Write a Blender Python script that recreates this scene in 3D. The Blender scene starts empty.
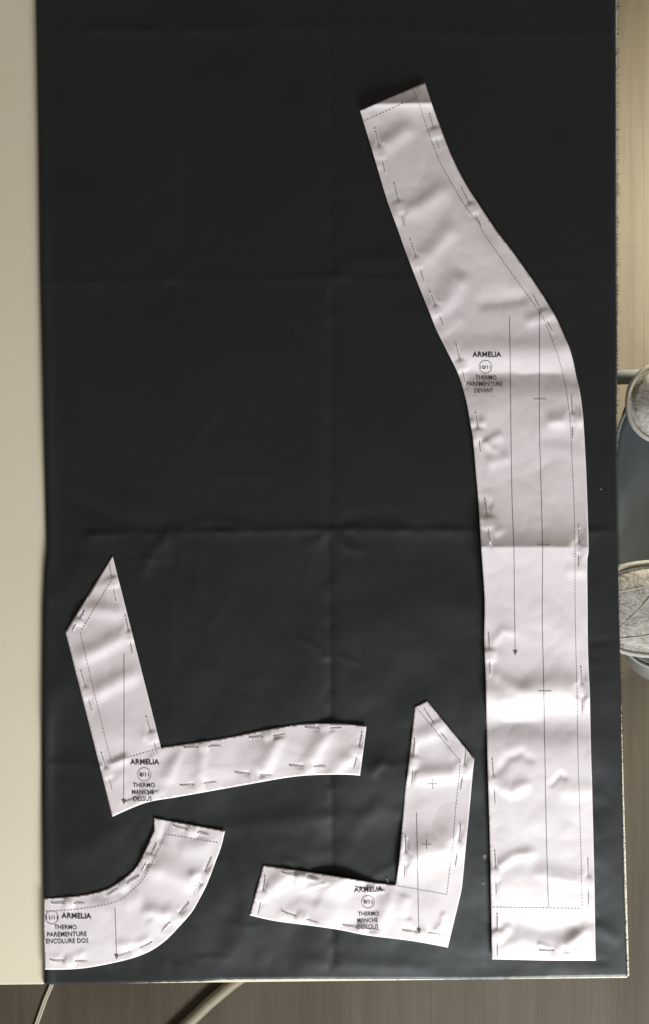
import bpy, bmesh, math, random
import numpy as np
from mathutils import Vector, Matrix, geometry, noise

random.seed(7); np.random.seed(7)
scn = bpy.context.scene
COL = scn.collection

# ------------------------------------------------------------------ camera
CAM_H = 0.95                       # metres above the paper pieces; the table top is z = -0.005
cam = bpy.data.cameras.new("camera")
cam.sensor_fit = 'VERTICAL'
cam.angle = 2 * math.atan(0.512 / CAM_H)
cam.clip_start = 0.01; cam.clip_end = 50
camo = bpy.data.objects.new("camera", cam); COL.objects.link(camo)
camo.location = (0, 0, CAM_H)
scn.camera = camo
scn.render.resolution_x = 649; scn.render.resolution_y = 1024

# ------------------------------------------------------------------ light
w = bpy.data.worlds.new("World"); scn.world = w; w.use_nodes = True
w.node_tree.nodes["Background"].inputs[0].default_value = (1.0, 0.85, 0.70, 1)
w.node_tree.nodes["Background"].inputs[1].default_value = 0.19

def area(name, loc, target, sx, sy, power, col, spread=180):
    l = bpy.data.lights.new(name, 'AREA'); l.shape = 'RECTANGLE'; l.size = sx; l.size_y = sy
    l.energy = power; l.color = col; l.spread = math.radians(spread)
    o = bpy.data.objects.new(name, l); COL.objects.link(o); o.location = loc
    o.rotation_euler = (Vector(target) - Vector(loc)).to_track_quat('-Z', 'Y').to_euler()
    return o
# the window behind the photographer, low and to the lower right
area("window_light", (0.70, -1.90, 0.72), (0, 0.05, 0), 0.9, 0.6, 77, (1.0, 0.99, 0.97))
# added fill lamp that brightens the floor to the right, below table height
area("floor_fill_light", (1.05, 0.75, -0.20), (0.52, 0.25, -0.74), 0.5, 0.35, 27, (1.0, 0.90, 0.70), 120)

scn.view_settings.view_transform = 'Standard'; scn.view_settings.look = 'None'
scn.view_settings.exposure = 0.0; scn.view_settings.gamma = 1.0
try: scn.view_settings.use_curve_mapping = False
except Exception: pass

TABLE_Z = -0.005; FLOOR_Z = -0.745

def P(px, py, z=0.0):
    s = (CAM_H - z) / CAM_H / 1000.0
    return Vector(((px - 324.5) * s, (512 - py) * s, z))

# ------------------------------------------------------------------ helpers
def tag(o, label=None, cat=None, group=None, kind=None):
    if label: o['label'] = label
    if cat: o['category'] = cat
    if group: o['group'] = group
    if kind: o['kind'] = kind
    return o
def link(name, me, mat=None, parent=None, smooth=False):
    o = bpy.data.objects.new(name, me); COL.objects.link(o)
    if mat is not None:
        me.materials.clear(); me.materials.append(mat)
    if smooth:
        for p in me.polygons: p.use_smooth = True
    if parent is not None: o.parent = parent
    return o
def mesh(name, V, F, mat=None, parent=None, smooth=False):
    me = bpy.data.meshes.new(name); me.from_pydata([tuple(v) for v in V], [], [tuple(f) for f in F]); me.update()
    return link(name, me, mat, parent, smooth)
def empty(name, loc=(0, 0, 0), rz=0):
    o = bpy.data.objects.new(name, None); COL.objects.link(o); o.location = loc; o.rotation_euler = (0, 0, rz)
    o.empty_display_size = 0.01
    return o
def bm_obj(name, bm, mat, parent=None, smooth=True):
    me = bpy.data.meshes.new(name); bm.to_mesh(me); bm.free()
    return link(name, me, mat, parent, smooth)
def tube_data(pts, r, n=10, V=None, F=None):
    V = [] if V is None else V; F = [] if F is None else F
    pts = [Vector(p) for p in pts]; b = len(V)
    rr = r if isinstance(r, (list, tuple)) else [r] * len(pts)
    for i, p in enumerate(pts):
        t = (pts[min(i + 1, len(pts) - 1)] - pts[max(i - 1, 0)]).normalized()
        up = Vector((0, 0, 1)) if abs(t.z) < 0.9 else Vector((1, 0, 0))
        a = t.cross(up).normalized(); c = a.cross(t)
        for k in range(n):
            q = 2 * math.pi * k / n
            V.append(p + (a * math.cos(q) + c * math.sin(q)) * rr[i])
    for i in range(len(pts) - 1):
        for k in range(n):
            k2 = (k + 1) % n
            F.append((b + i * n + k, b + i * n + k2, b + (i + 1) * n + k2, b + (i + 1) * n + k))
    F.append(tuple(b + k for k in range(n))[::-1]); F.append(tuple(b + (len(pts) - 1) * n + k for k in range(n)))
    return V, F
def tube(name, pts, r, mat, parent=None, n=12):
    V, F = tube_data(pts, r, n)
    return mesh(name, V, F, mat, parent, True)

# ------------------------------------------------------------------ materials
def mat(name, col, rough=0.6, metal=0.0, spec=0.5):
    m = bpy.data.materials.new(name); m.use_nodes = True
    b = m.node_tree.nodes["Principled BSDF"]
    b.inputs["Base Color"].default_value = (*col, 1); b.inputs["Roughness"].default_value = rough
    b.inputs["Metallic"].default_value = metal; b.inputs["Specular IOR Level"].default_value = spec
    return m, m.node_tree, b
def coords(nt, scale=(1, 1, 1), rot=(0, 0, 0)):
    tc = nt.nodes.new("ShaderNodeTexCoord"); mp = nt.nodes.new("ShaderNodeMapping")
    mp.inputs["Scale"].default_value = scale; mp.inputs["Rotation"].default_value = rot
    nt.links.new(tc.outputs["Object"], mp.inputs[0]); return mp.outputs[0]
def noise_n(nt, vec, scale, detail=4, rough=0.5, dist=0.0):
    n = nt.nodes.new("ShaderNodeTexNoise"); n.inputs["Scale"].default_value = scale
    n.inputs["Detail"].default_value = detail; n.inputs["Roughness"].default_value = rough
    n.inputs["Distortion"].default_value = dist
    nt.links.new(vec, n.inputs["Vector"]); return n.outputs["Fac"]
def ramp(nt, fac, stops):
    r = nt.nodes.new("ShaderNodeValToRGB")
    while len(r.color_ramp.elements) < len(stops): r.color_ramp.elements.new(0.5)
    for e, (p, c) in zip(r.color_ramp.elements, stops): e.position = p; e.color = (*c, 1)
    nt.links.new(fac, r.inputs[0]); return r.outputs[0]
def mix(nt, a, b, fac, mode='MIX'):
    m = nt.nodes.new("ShaderNodeMix"); m.data_type = 'RGBA'; m.blend_type = mode
    for s, v in ((6, a), (7, b), (0, fac)):
        if isinstance(v, (int, float)): m.inputs[s].default_value = v
        elif isinstance(v, tuple): m.inputs[s].default_value = (*v, 1)
        else: nt.links.new(v, m.inputs[s])
    return m.outputs[2]
def bump(nt, b, h, dist, strength=1.0, prev=None):
    n = nt.nodes.new("ShaderNodeBump"); n.inputs["Distance"].default_value = dist
    n.inputs["Strength"].default_value = strength; nt.links.new(h, n.inputs["Height"])
    if prev is not None: nt.links.new(prev, n.inputs["Normal"])
    nt.links.new(n.outputs[0], b.inputs["Normal"]); return n.outputs[0]

# paper
M_paper, nt, b = mat("pattern_paper", (0.80, 0.765, 0.77), 0.5, 0, 0.4)
v = coords(nt)
nt.links.new(ramp(nt, noise_n(nt, v, 18, 5, 0.6), [(0.3, (0.778, 0.745, 0.785)), (0.7, (0.828, 0.80, 0.84))]), b.inputs["Base Color"])
n1 = bump(nt, b, noise_n(nt, v, 900, 3, 0.6), 0.00006, 0.35)
bump(nt, b, noise_n(nt, v, 40, 2, 0.5), 0.0012, 0.12, n1)
M_ink, _, _ = mat("printed_ink", (0.035, 0.03, 0.032), 0.6)
M_line, _, _ = mat("thin_printed_line", (0.13, 0.115, 0.12), 0.6)
M_dash, _, _ = mat("dashed_printed_line", (0.17, 0.15, 0.155), 0.6)
# fabric
M_fab, nt, b = mat("black_cotton", (0.016, 0.018, 0.018), 0.52, 0, 0.62)
v = coords(nt)
wx = noise_n(nt, coords(nt, (500, 1500, 1)), 1.0, 2, 0.6); wy = noise_n(nt, coords(nt, (1500, 500, 1)), 1.0, 2, 0.6)
weave = nt.nodes.new("ShaderNodeMath"); weave.operation = 'ADD'; nt.links.new(wx, weave.inputs[0]); nt.links.new(wy, weave.inputs[1])
cloud = ramp(nt, noise_n(nt, v, 7, 5, 0.6), [(0.3, (0.0040, 0.0054, 0.0047)), (0.7, (0.0078, 0.0092, 0.0090))])
thr = ramp(nt, weave.outputs[0], [(0.38, (0.55, 0.55, 0.55)), (0.85, (1.35, 1.38, 1.42))])
# ramp positions are clamped to 0..1, so halve the sum
hw = nt.nodes.new("ShaderNodeMath"); hw.operation = 'MULTIPLY'; hw.inputs[1].default_value = 0.5
nt.links.new(weave.outputs[0], hw.inputs[0])
thr = ramp(nt, hw.outputs[0], [(0.40, (0.45, 0.45, 0.45)), (0.60, (1.0, 1.0, 1.0))])
nt.links.new(mix(nt, cloud, thr, 0.8, 'MULTIPLY'), b.inputs["Base Color"])
b.inputs["Sheen Weight"].default_value = 0.10; b.inputs["Specular Tint"].default_value = (0.86, 0.95, 1.0, 1); b.inputs["Sheen Roughness"].default_value = 0.5
b.inputs["Sheen Tint"].default_value = (0.7, 0.87, 1, 1)
n1 = bump(nt, b, hw.outputs[0], 0.0004, 0.4)
n2 = bump(nt, b, noise_n(nt, v, 16, 2, 0.5), 0.002, 0.22, n1)
M_thread, _, _ = mat("loose_thread", (0.020, 0.020, 0.018), 0.9)
M_lint, _, _ = mat("white_lint", (0.6, 0.6, 0.58), 0.9)
# table
M_table, nt, b = mat("cream_table", (0.76, 0.72, 0.60), 0.45, 0, 0.35)
v = coords(nt)
nt.links.new(ramp(nt, noise_n(nt, v, 5, 6, 0.65), [(0.3, (0.80, 0.755, 0.60)), (0.7, (0.83, 0.795, 0.65))]), b.inputs["Base Color"])
bump(nt, b, noise_n(nt, v, 300, 3, 0.6), 0.0002, 0.3)
M_edge, _, _ = mat("white_edge_band", (0.66, 0.65, 0.61), 0.4)
M_leg, _, _ = mat("white_steel_leg", (0.7, 0.69, 0.65), 0.35)
# floor
M_floor, nt, b = mat("laminate_floor", (0.3, 0.27, 0.22), 0.62, 0, 0.2)
v = coords(nt)
g1 = noise_n(nt, coords(nt, (42, 1.3, 1)), 1.0, 8, 0.62, 0.6)
g2 = noise_n(nt, coords(nt, (230, 6, 1)), 1.0, 4, 0.6, 0.2)
cl = noise_n(nt, coords(nt, (5, 2.2, 1)), 1.0, 5, 0.6, 0.8)
base = ramp(nt, g1, [(0.28, (0.058, 0.049, 0.036)), (0.5, (0.069, 0.060, 0.044)), (0.72, (0.080, 0.070, 0.053))])
base = mix(nt, base, ramp(nt, g2, [(0.3, (0.88, 0.87, 0.86)), (0.65, (1.0, 1.0, 1.0))]), 0.8, 'MULTIPLY')
base = mix(nt, base, ramp(nt, cl, [(0.3, (0.74, 0.73, 0.72)), (0.62, (1.0, 1.0, 1.0))]), 0.9, 'MULTIPLY')
br = nt.nodes.new("ShaderNodeTexBrick"); br.offset = 0.37
br.inputs["Scale"].default_value = 1; br.inputs["Brick Width"].default_value = 1.28; br.inputs["Row Height"].default_value = 0.19
br.inputs["Mortar Size"].default_value = 0.0012; br.inputs["Mortar Smooth"].default_value = 0.2
br.inputs["Color1"].default_value = (1, 1, 1, 1); br.inputs["Color2"].default_value = (0.93, 0.92, 0.91, 1); br.inputs["Mortar"].default_value = (0.84, 0.83, 0.81, 1)
nt.links.new(coords(nt, (1, 1, 1), (0, 0, math.pi / 2)), br.inputs["Vector"])
base = mix(nt, base, br.outputs["Color"], 1.0, 'MULTIPLY')
nt.links.new(base, b.inputs["Base Color"])
bump(nt, b, g2, 0.0006, 0.3)
# metal, chair, pads, pole
M_pin, _, _ = mat("steel_pin", (0.62, 0.61, 0.60), 0.28, 1.0)
M_head, _, _ = mat("steel_pin_head", (0.72, 0.70, 0.68), 0.22, 1.0)
M_shell, nt, b = mat("grey_plastic", (0.10, 0.12, 0.13), 0.5, 0, 0.5)
nt.links.new(ramp(nt, noise_n(nt, coords(nt), 12, 4, 0.6), [(0.3, (0.040, 0.052, 0.058)), (0.7, (0.052, 0.066, 0.072))]), b.inputs["Base Color"])
M_rim, _, _ = mat("pale_grey_rim", (0.17, 0.20, 0.205), 0.5)
M_frame, _, _ = mat("grey_frame", (0.10, 0.10, 0.09), 0.5)
M_quilt, nt, b = mat("quilted_fabric", (0.5, 0.5, 0.47), 0.85, 0, 0.2)
v = coords(nt)
q1 = noise_n(nt, v, 62, 5, 0.65, 0.7); q2 = noise_n(nt, v, 420, 3, 0.7)
c1 = ramp(nt, q1, [(0.36, (0.30, 0.30, 0.28)), (0.46, (0.38, 0.375, 0.355)), (0.54, (0.46, 0.455, 0.435)), (0.62, (0.33, 0.33, 0.31)), (0.68, (0.43, 0.42, 0.40))])
nt.links.new(mix(nt, c1, ramp(nt, q2, [(0.35, (0.66, 0.66, 0.66)), (0.65, (1, 1, 1))]), 0.7, 'MULTIPLY'), b.inputs["Base Color"])
n1 = bump(nt, b, q1, 0.008, 0.5); bump(nt, b, q2, 0.0012, 0.5, n1)
M_piping, _, _ = mat("cream_piping", (0.32, 0.315, 0.29), 0.95)
M_stitch, _, _ = mat("stitching_thread", (0.36, 0.36, 0.33), 0.9)
M_pole, _, _ = mat("beige_painted_tube", (0.21, 0.195, 0.145), 0.5)
M_cable, _, _ = mat("beige_cable", (0.33, 0.31, 0.25), 0.5)

# ------------------------------------------------------------------ floor and table
fl = mesh("floor", [(-4, -4, FLOOR_Z), (4, -4, FLOOR_Z), (4, 4, FLOOR_Z), (-4, 4, FLOOR_Z)], [(0, 1, 2, 3)], M_floor)
tag(fl, kind='structure')

table = empty("table", (0, 0, FLOOR_Z))
tag(table, 'cream white table top mostly covered by the black fabric', 'table')
def local(o, root):                      # keep world position under a root that is only translated
    o.location = Vector(o.location) - Vector(root.location)
    return o
tz = TABLE_Z
corners = [P(-420, 990.2, tz), P(629.8, 978.6, tz), P(596, -190, tz), P(-450, -180, tz)]
bm = bmesh.new()
top = [bm.verts.new(c) for c in corners]
f = bm.faces.new(top)
r = bmesh.ops.extrude_face_region(bm, geom=[f])
for e in r['geom']:
    if isinstance(e, bmesh.types.BMVert): e.co.z -= 0.024
bmesh.ops.recalc_face_normals(bm, faces=bm.faces)
bmesh.ops.bevel(bm, geom=[e for e in bm.edges], offset=0.0018, segments=3, affect='EDGES')
o = bm_obj("table_top", bm, M_table, table, False); local(o, table)
o.data.materials.append(M_edge)
for p in o.data.polygons:
    if p.normal.z < 0.9 and p.normal.z > -0.5: p.material_index = 1
cx = sum((c.x for c in corners)) / 4; cy = sum((c.y for c in corners)) / 4
for c in corners:
    q = Vector((c.x + (cx - c.x) * 0.16, c.y + (cy - c.y) * 0.12, 0))
    bm = bmesh.new(); bmesh.ops.create_cube(bm, size=1)
    for vv in bm.verts:
        vv.co = Vector((vv.co.x * 0.05, vv.co.y * 0.05, vv.co.z * 0.711)) + Vector((q.x, q.y, (FLOOR_Z + tz - 0.024) / 2))
    bmesh.ops.bevel(bm, geom=[e for e in bm.edges], offset=0.004, segments=2, affect='EDGES')
    local(bm_obj("leg", bm, M_leg, table, False), table)

# ------------------------------------------------------------------ height strokes
def stroke(X, Y, pts, A, wu, wd=None, crisp=0, taper=1):
    """height (mm) of a buckle along a polyline: wu above it in the photo, wd below it"""
    wd = wu if wd is None else wd
    pts = np.array(pts, float)
    seg = pts[1:] - pts[:-1]; L = np.hypot(seg[:, 0], seg[:, 1]); tot = L.sum()
    bd = np.full(X.shape, 1e9); bs = np.zeros(X.shape); bt = np.zeros(X.shape)
    acc = 0
    for i in range(len(seg)):
        dx, dy = seg[i] / L[i]
        t = (X - pts[i, 0]) * dx + (Y - pts[i, 1]) * dy
        lo = -60 if i == 0 else 0; hi = L[i] + (60 if i == len(seg) - 1 else 0)
        tc = np.clip(t, lo, hi)
        qx = pts[i, 0] + tc * dx; qy = pts[i, 1] + tc * dy
        d = np.hypot(X - qx, Y - qy)
        v = (X - pts[i, 0]) * (-dy) + (Y - pts[i, 1]) * dx
        if dx < 0: v = -v
        m = d < bd
        bd = np.where(m, d, bd); bs = np.where(m, np.sign(v), bs); bt = np.where(m, acc + tc, bt)
        acc += L[i]
    wid = np.where(bs > 0, wd, wu)
    prof = np.exp(-bd / wid) if crisp else np.exp(-(bd / wid) ** 2)
    if crisp: prof = np.where(bd < 0.8, 1 - (1 - math.exp(-0.8 / 10)) * (bd / 0.8) ** 2 * 0 , prof) if False else prof
    if taper:
        e = max(tot * 0.28, 4)
        a = np.clip((bt + e * 0.5) / e, 0, 1); c = np.clip((tot + e * 0.5 - bt) / e, 0, 1)
        prof = prof * (a * a * (3 - 2 * a)) * (c * c * (3 - 2 * c))
    return A * prof

def vnoise(X, Y, s, seed=0.0, oct=3):
    out = np.empty(X.shape); it = np.nditer([X, Y], flags=['multi_index'])
    f = out.ravel(); xs = X.ravel(); ys = Y.ravel()
    for i in range(f.size):
        f[i] = noise.fractal(Vector((xs[i] / s, ys[i] / s, seed)), 1.0, 2.0, oct)
    return f.reshape(X.shape)

# ------------------------------------------------------------------ fabric
LEFT = np.array([(-160, 34), (0, 37), (60, 38), (150, 39.5), (270, 41), (350, 43), (440, 45), (520, 47), (545, 47.5), (570, 45.2), (610, 43.6), (700, 43), (800, 43.2), (900, 44.2), (990, 45.3)], float)
RIGHT = np.array([(-160, 616), (0, 617), (340, 617.3), (420, 616.6), (480, 616.8), (560, 617.8), (620, 619), (700, 621), (800, 622.3), (900, 624.5), (980, 627.3)], float)
BOT = np.array([(40, 984.6), (100, 983.8), (200, 981.3), (222, 979.6), (300, 978.6), (420, 979.0), (480, 979.2), (560, 977.4), (630, 976.2)], float)
def fabric_height(X, Y):
    H = np.zeros(X.shape); J = 1.6 * np.clip(1 + 0.9 * vnoise(X, Y, 26, 12.5, 3), 0.25, 2)
    S = [([(-50, 29), (120, 30), (330, 28), (480, 33), (700, 33)], 1.1, 7, 12, 1, 0),
         ([(30, 282), (200, 281), (330, 277), (450, 279), (700, 283)], 0.7, 7, 10, 1, 0),
         ([(150, 533), (240, 531), (330, 529), (480, 530), (700, 532)], 1.4, 6, 11, 1, 0),
         ([(30, 763), (200, 765), (330, 768), (400, 765)], 0.6, 6, 8, 1, 0),
         ([(330, -50), (331, 280), (329, 530), (331, 700), (334, 1000)], -1.3, 9, 9, 1, 0),
         ([(172, -50), (174, 280), (172, 530), (171, 700)], 0.25, 7, 7, 1, 0),
         ([(480, -50), (482, 500), (482, 1000)], 0.2, 7, 7, 1, 0),
         ([(172, 531), (150, 556), (142, 575)], 1.0, 6, 6, 0, 1), ([(172, 531), (196, 560), (200, 590)], 0.9, 7, 7, 0, 1),
         ([(172, 531), (172, 570)], -0.8, 5, 5, 0, 1), ([(172, 531), (120, 522), (75, 500)], -0.9, 8, 8, 0, 1), ([(172, 531), (205, 520), (250, 524)], 0.6, 5, 5, 0, 1),
         ([(174, 281), (160, 262)], 0.6, 6, 6, 0, 1), ([(174, 281), (195, 255)], 0.6, 6, 6, 0, 1), ([(174, 281), (150, 310)], -0.6, 6, 6, 0, 1),
         ([(330, 281), (350, 262), (400, 258)], 1.1, 9, 9, 0, 1), ([(330, 281), (320, 310)], 0.5, 6, 6, 0, 1),
         ([(330, 530), (345, 547), (362, 552)], 1.0, 5, 5, 0, 1), ([(330, 530), (305, 548)], 0.8, 6, 6, 0, 1), ([(330, 530), (360, 517), (400, 515)], -0.6, 7, 7, 0, 1),
         ([(60, 33), (110, 26), (160, 36)], 0.8, 7, 7, 0, 1), ([(185, 28), (240, 38)], 0.8, 6, 6, 0, 1),
         ([(385, 625), (430, 600), (480, 610)], 1.2, 22, 22, 0, 1), ([(360, 700), (400, 655), (440, 650)], 1.0, 18, 18, 0, 1),
         ([(50, 600), (90, 560)], 0.9, 14, 14, 0, 1), ([(40, 730), (60, 680)], 1.0, 12, 12, 0, 1),
         ([(180, 690), (250, 640), (290, 650)], 0.9, 20, 20, 0, 1), ([(200, 830), (290, 820), (400, 812)], 0.8, 10, 10, 0, 1),
         ([(350, 835), (380, 800)], 0.8, 10, 10, 0, 1), ([(230, 960), (250, 900), (232, 850)], 1.3, 12, 12, 0, 1),
         ([(60, 860), (120, 830)], 1.0, 14, 14, 0, 1), ([(370, 775), (385, 760)], 1.0, 5, 5, 0, 1),
         ([(596, 925), (620, 940)], 0.9, 8, 8, 0, 1), ([(600, 800), (620, 760)], 0.6, 8, 8, 0, 1), ([(600, 500), (612, 450)], 0.6, 8, 8, 0, 1),
         ([(300, 960), (420, 968)], 0.7, 8, 8, 0, 1), ([(470, 700), (476, 800)], 0.6, 6, 6, 0, 1)]
    rw = random.Random(5)
    for _ in range(46):                       # fine handling wrinkles, denser low down
        x0 = rw.uniform(50, 600); y0 = 20 + 950 * rw.random() ** 0.6; a = rw.uniform(-1.3, 1.3); l = rw.uniform(18, 60)
        S.append(([(x0, y0), (x0 + l * 0.5 * math.cos(a), y0 + l * 0.5 * math.sin(a) + rw.uniform(-5, 5)), (x0 + l * math.cos(a), y0 + l * math.sin(a))], rw.choice((-1, 1)) * rw.uniform(0.25, 0.55), 2.6, 4.5, 0, 1))
    for pts, A, wu, wd, cr, ta in S: H += (stroke(X, Y, pts, A * 0.75, wu * 0.6, wd * 0.75, cr, ta) * J) if cr else stroke(X, Y, pts, A, wu, wd, cr, ta)
    amp = 0.55 + 0.9 * np.clip((Y - 480) / 300, 0, 1)
    H += amp * vnoise(X, Y, 85, 3.3, 2) * 1.7 + 0.34 * np.abs(vnoise(X, Y, 30, 8.1, 2)) * (0.6 + 0.8 * np.clip((Y - 480) / 300, 0, 1)) + 0.05 * vnoise(X, Y, 14, 2.2, 2)
    return H
ys = np.arange(-160, 985.1, 2.6); nu = 230
us = np.linspace(0, 1, nu)
YY = np.repeat(ys[:, None], nu, 1); XX = np.empty_like(YY)
for i, y in enumerate(ys):
    l = np.interp(y, LEFT[:, 0], LEFT[:, 1]); r_ = np.interp(y, RIGHT[:, 0], RIGHT[:, 1])
    XX[i] = l + (r_ - l) * us
# squeeze the lowest rows onto the bottom edge, with a slightly irregular cut
b_y = np.interp(XX[-1], BOT[:, 0], BOT[:, 1])
for j in range(nu):
    k = (b_y[j] + 0.5 * noise.noise(Vector((j * 0.35, 0, 4))) + 160) / (ys[-1] + 160)
    YY[:, j] = -160 + (YY[:, j] + 160) * k
# irregular right cut
for i in range(len(ys)):
    XX[i, -1] += 0.55 * noise.noise(Vector((i * 0.6, 2, 0))) + 0.4 * noise.noise(Vector((i * 2.1, 9, 0)))
FH = fabric_height(XX, YY)
edge = np.clip((XX - XX[:, :1]) / 14, 0, 1)
fade = np.clip((np.minimum(XX[:, -1:] - XX, 984 - YY)) / 16, 0, 1)
ZZ = -2.4 + FH * 0.9 * (0.25 + 0.75 * np.minimum(fade, edge + 0.2).clip(0, 1))
ZZ += (1.3 + 1.1 * np.clip((520 - YY) / 120, 0, 1)) * np.exp(-((XX - XX[:, :1] - 3) / 6) ** 2)          # the soft roll of the folded edge
ZZ = np.maximum(ZZ, -4.2)
overhang = np.clip((XX - 612) / 5, 0, 1) * np.clip((430 - YY) / 200, 0, 1)
ZZ -= overhang * 0.8
FAB_X, FAB_Y, FAB_Z = XX, YY, ZZ
V = []; F = []
ny = len(ys)
def fv(i, j, z): return P(XX[i, j], YY[i, j], z / 1000)
for i in range(ny):
    row = []
    # under layer edge + rolled fold (left), then the visible sheet, then the cut edge going down to the under layer
    zt = ZZ[i, 0]
    zb = -4.7
    for a in (-90, -50, -10, 30, 65):
        rr = (zt - zb) / 2
        q = math.radians(a)
        p = P(XX[i, 0] + 1.2 - 2.4 * math.cos(q), YY[i, 0], (zb + rr + rr * math.sin(q)) / 1000); V.append(p)
    for j in range(nu): V.append(fv(i, j, ZZ[i, j]))
    V.append(P(XX[i, -1] + 0.1, YY[i, -1], (ZZ[i, -1] - 0.9) / 1000))
    V.append(P(XX[i, -1] - 3, YY[i, -1], -0.00475))
W = nu + 7
for i in range(ny - 1):
    for j in range(W - 1):
        a = i * W + j; F.append((a, a + 1, a + W + 1, a + W))
base_i = len(V)
for j in range(nu):
    V.append(P(XX[-1, j], YY[-1, j] + 0.1, (ZZ[-1, j] - 0.9) / 1000))
    V.append(P(XX[-1, j], YY[-1, j] - 2, -0.00475))
for j in range(nu - 1):
    t0 = (ny - 1) * W + 5 + j; b0 = base_i + 2 * j
    F.append((t0, t0 + 1, b0 + 2, b0)); F.append((b0, b0 + 2, b0 + 3, b0 + 1))
nf_sheet = len(F)
# frayed threads along the cut edges
def whisker(x, y, ang, ln, z, r=0.16):
    pts = []
    for k in range(4):
        t = k / 3; a = ang + 0.5 * (random.random() - 0.5) * t
        pts.append(P(x + math.cos(a) * ln * t, y - math.sin(a) * ln * t, (z - 0.5 * t * t) / 1000))
    tube_data(pts, [r / 1000] * 4, 3, V, F)
for i in range(ny):
    for k in range(3):
        y = YY[i, -1] + random.uniform(0, 2.6); x = np.interp(y, YY[:, -1], XX[:, -1]) - 0.6
        ln = abs(random.gauss(0, 1.0)) + 0.6
        cl_ = 1.0 + 0.9 * noise.noise(Vector((y / 9.0, 0, 0)))
        whisker(x, y, random.uniform(-0.9, 0.9), min(ln * cl_ * 1.4, 4.0), ZZ[i, -1] - 0.2, 0.2)
for k in range(420):
    x = random.uniform(46, 626); y = np.interp(x, XX[-1], YY[-1]) - 0.5
    whisker(x, y, -math.pi / 2 + random.uniform(-0.9, 0.9), abs(random.gauss(0, 0.7)) + 0.4, ZZ[-1, int((x - 45) / 582 * (nu - 1))] - 0.2)
fab = mesh("folded_fabric", V, F, M_fab, None, True)
fab.data.materials.append(M_thread)
for p in fab.data.polygons:
    if p.index >= nf_sheet: p.material_index = 1
tag(fab, 'black cotton fabric with pressed creases and frayed right edge, spread on the table', 'fabric')

# fast lookup of the fabric height
_fy = np.linspace(-160, 985, 600); _fx = np.linspace(30, 630, 400)
def fab_z(X, Y):
    X = np.asarray(X, float); Y = np.asarray(Y, float)
    i = np.clip(((Y + 160) / 2.6).astype(int), 0, ny - 2)
    l = np.interp(Y, LEFT[:, 0], LEFT[:, 1]); r_ = np.interp(Y, RIGHT[:, 0], RIGHT[:, 1])
    j = np.clip(((X - l) / (r_ - l) * (nu - 1)).astype(int), 0, nu - 2)
    return np.maximum(np.maximum(ZZ[i, j], ZZ[i + 1, j]), np.maximum(ZZ[i, j + 1], ZZ[i + 1, j + 1]))

# ------------------------------------------------------------------ paper pieces
def catmull(pts, step):
    out = []
    n = len(pts)
    if n == 2:
        d = math.dist(pts[0], pts[1]); k = max(1, int(d / step))
        return [(pts[0][0] + (pts[1][0] - pts[0][0]) * t / k, pts[0][1] + (pts[1][1] - pts[0][1]) * t / k) for t in range(k)] + [pts[1]]
    for i in range(n - 1):
        p0 = pts[max(i - 1, 0)]; p1 = pts[i]; p2 = pts[i + 1]; p3 = pts[min(i + 2, n - 1)]
        k = max(1, int(math.dist(p1, p2) / step))
        for t in range(k):
            u = t / k
            out.append(tuple(0.5 * ((2 * p1[c]) + (-p0[c] + p2[c]) * u + (2 * p0[c] - 5 * p1[c] + 4 * p2[c] - p3[c]) * u * u + (-p0[c] + 3 * p1[c] - 3 * p2[c] + p3[c]) * u ** 3) for c in (0, 1)))
    out.append(tuple(pts[-1])); return out

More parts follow.
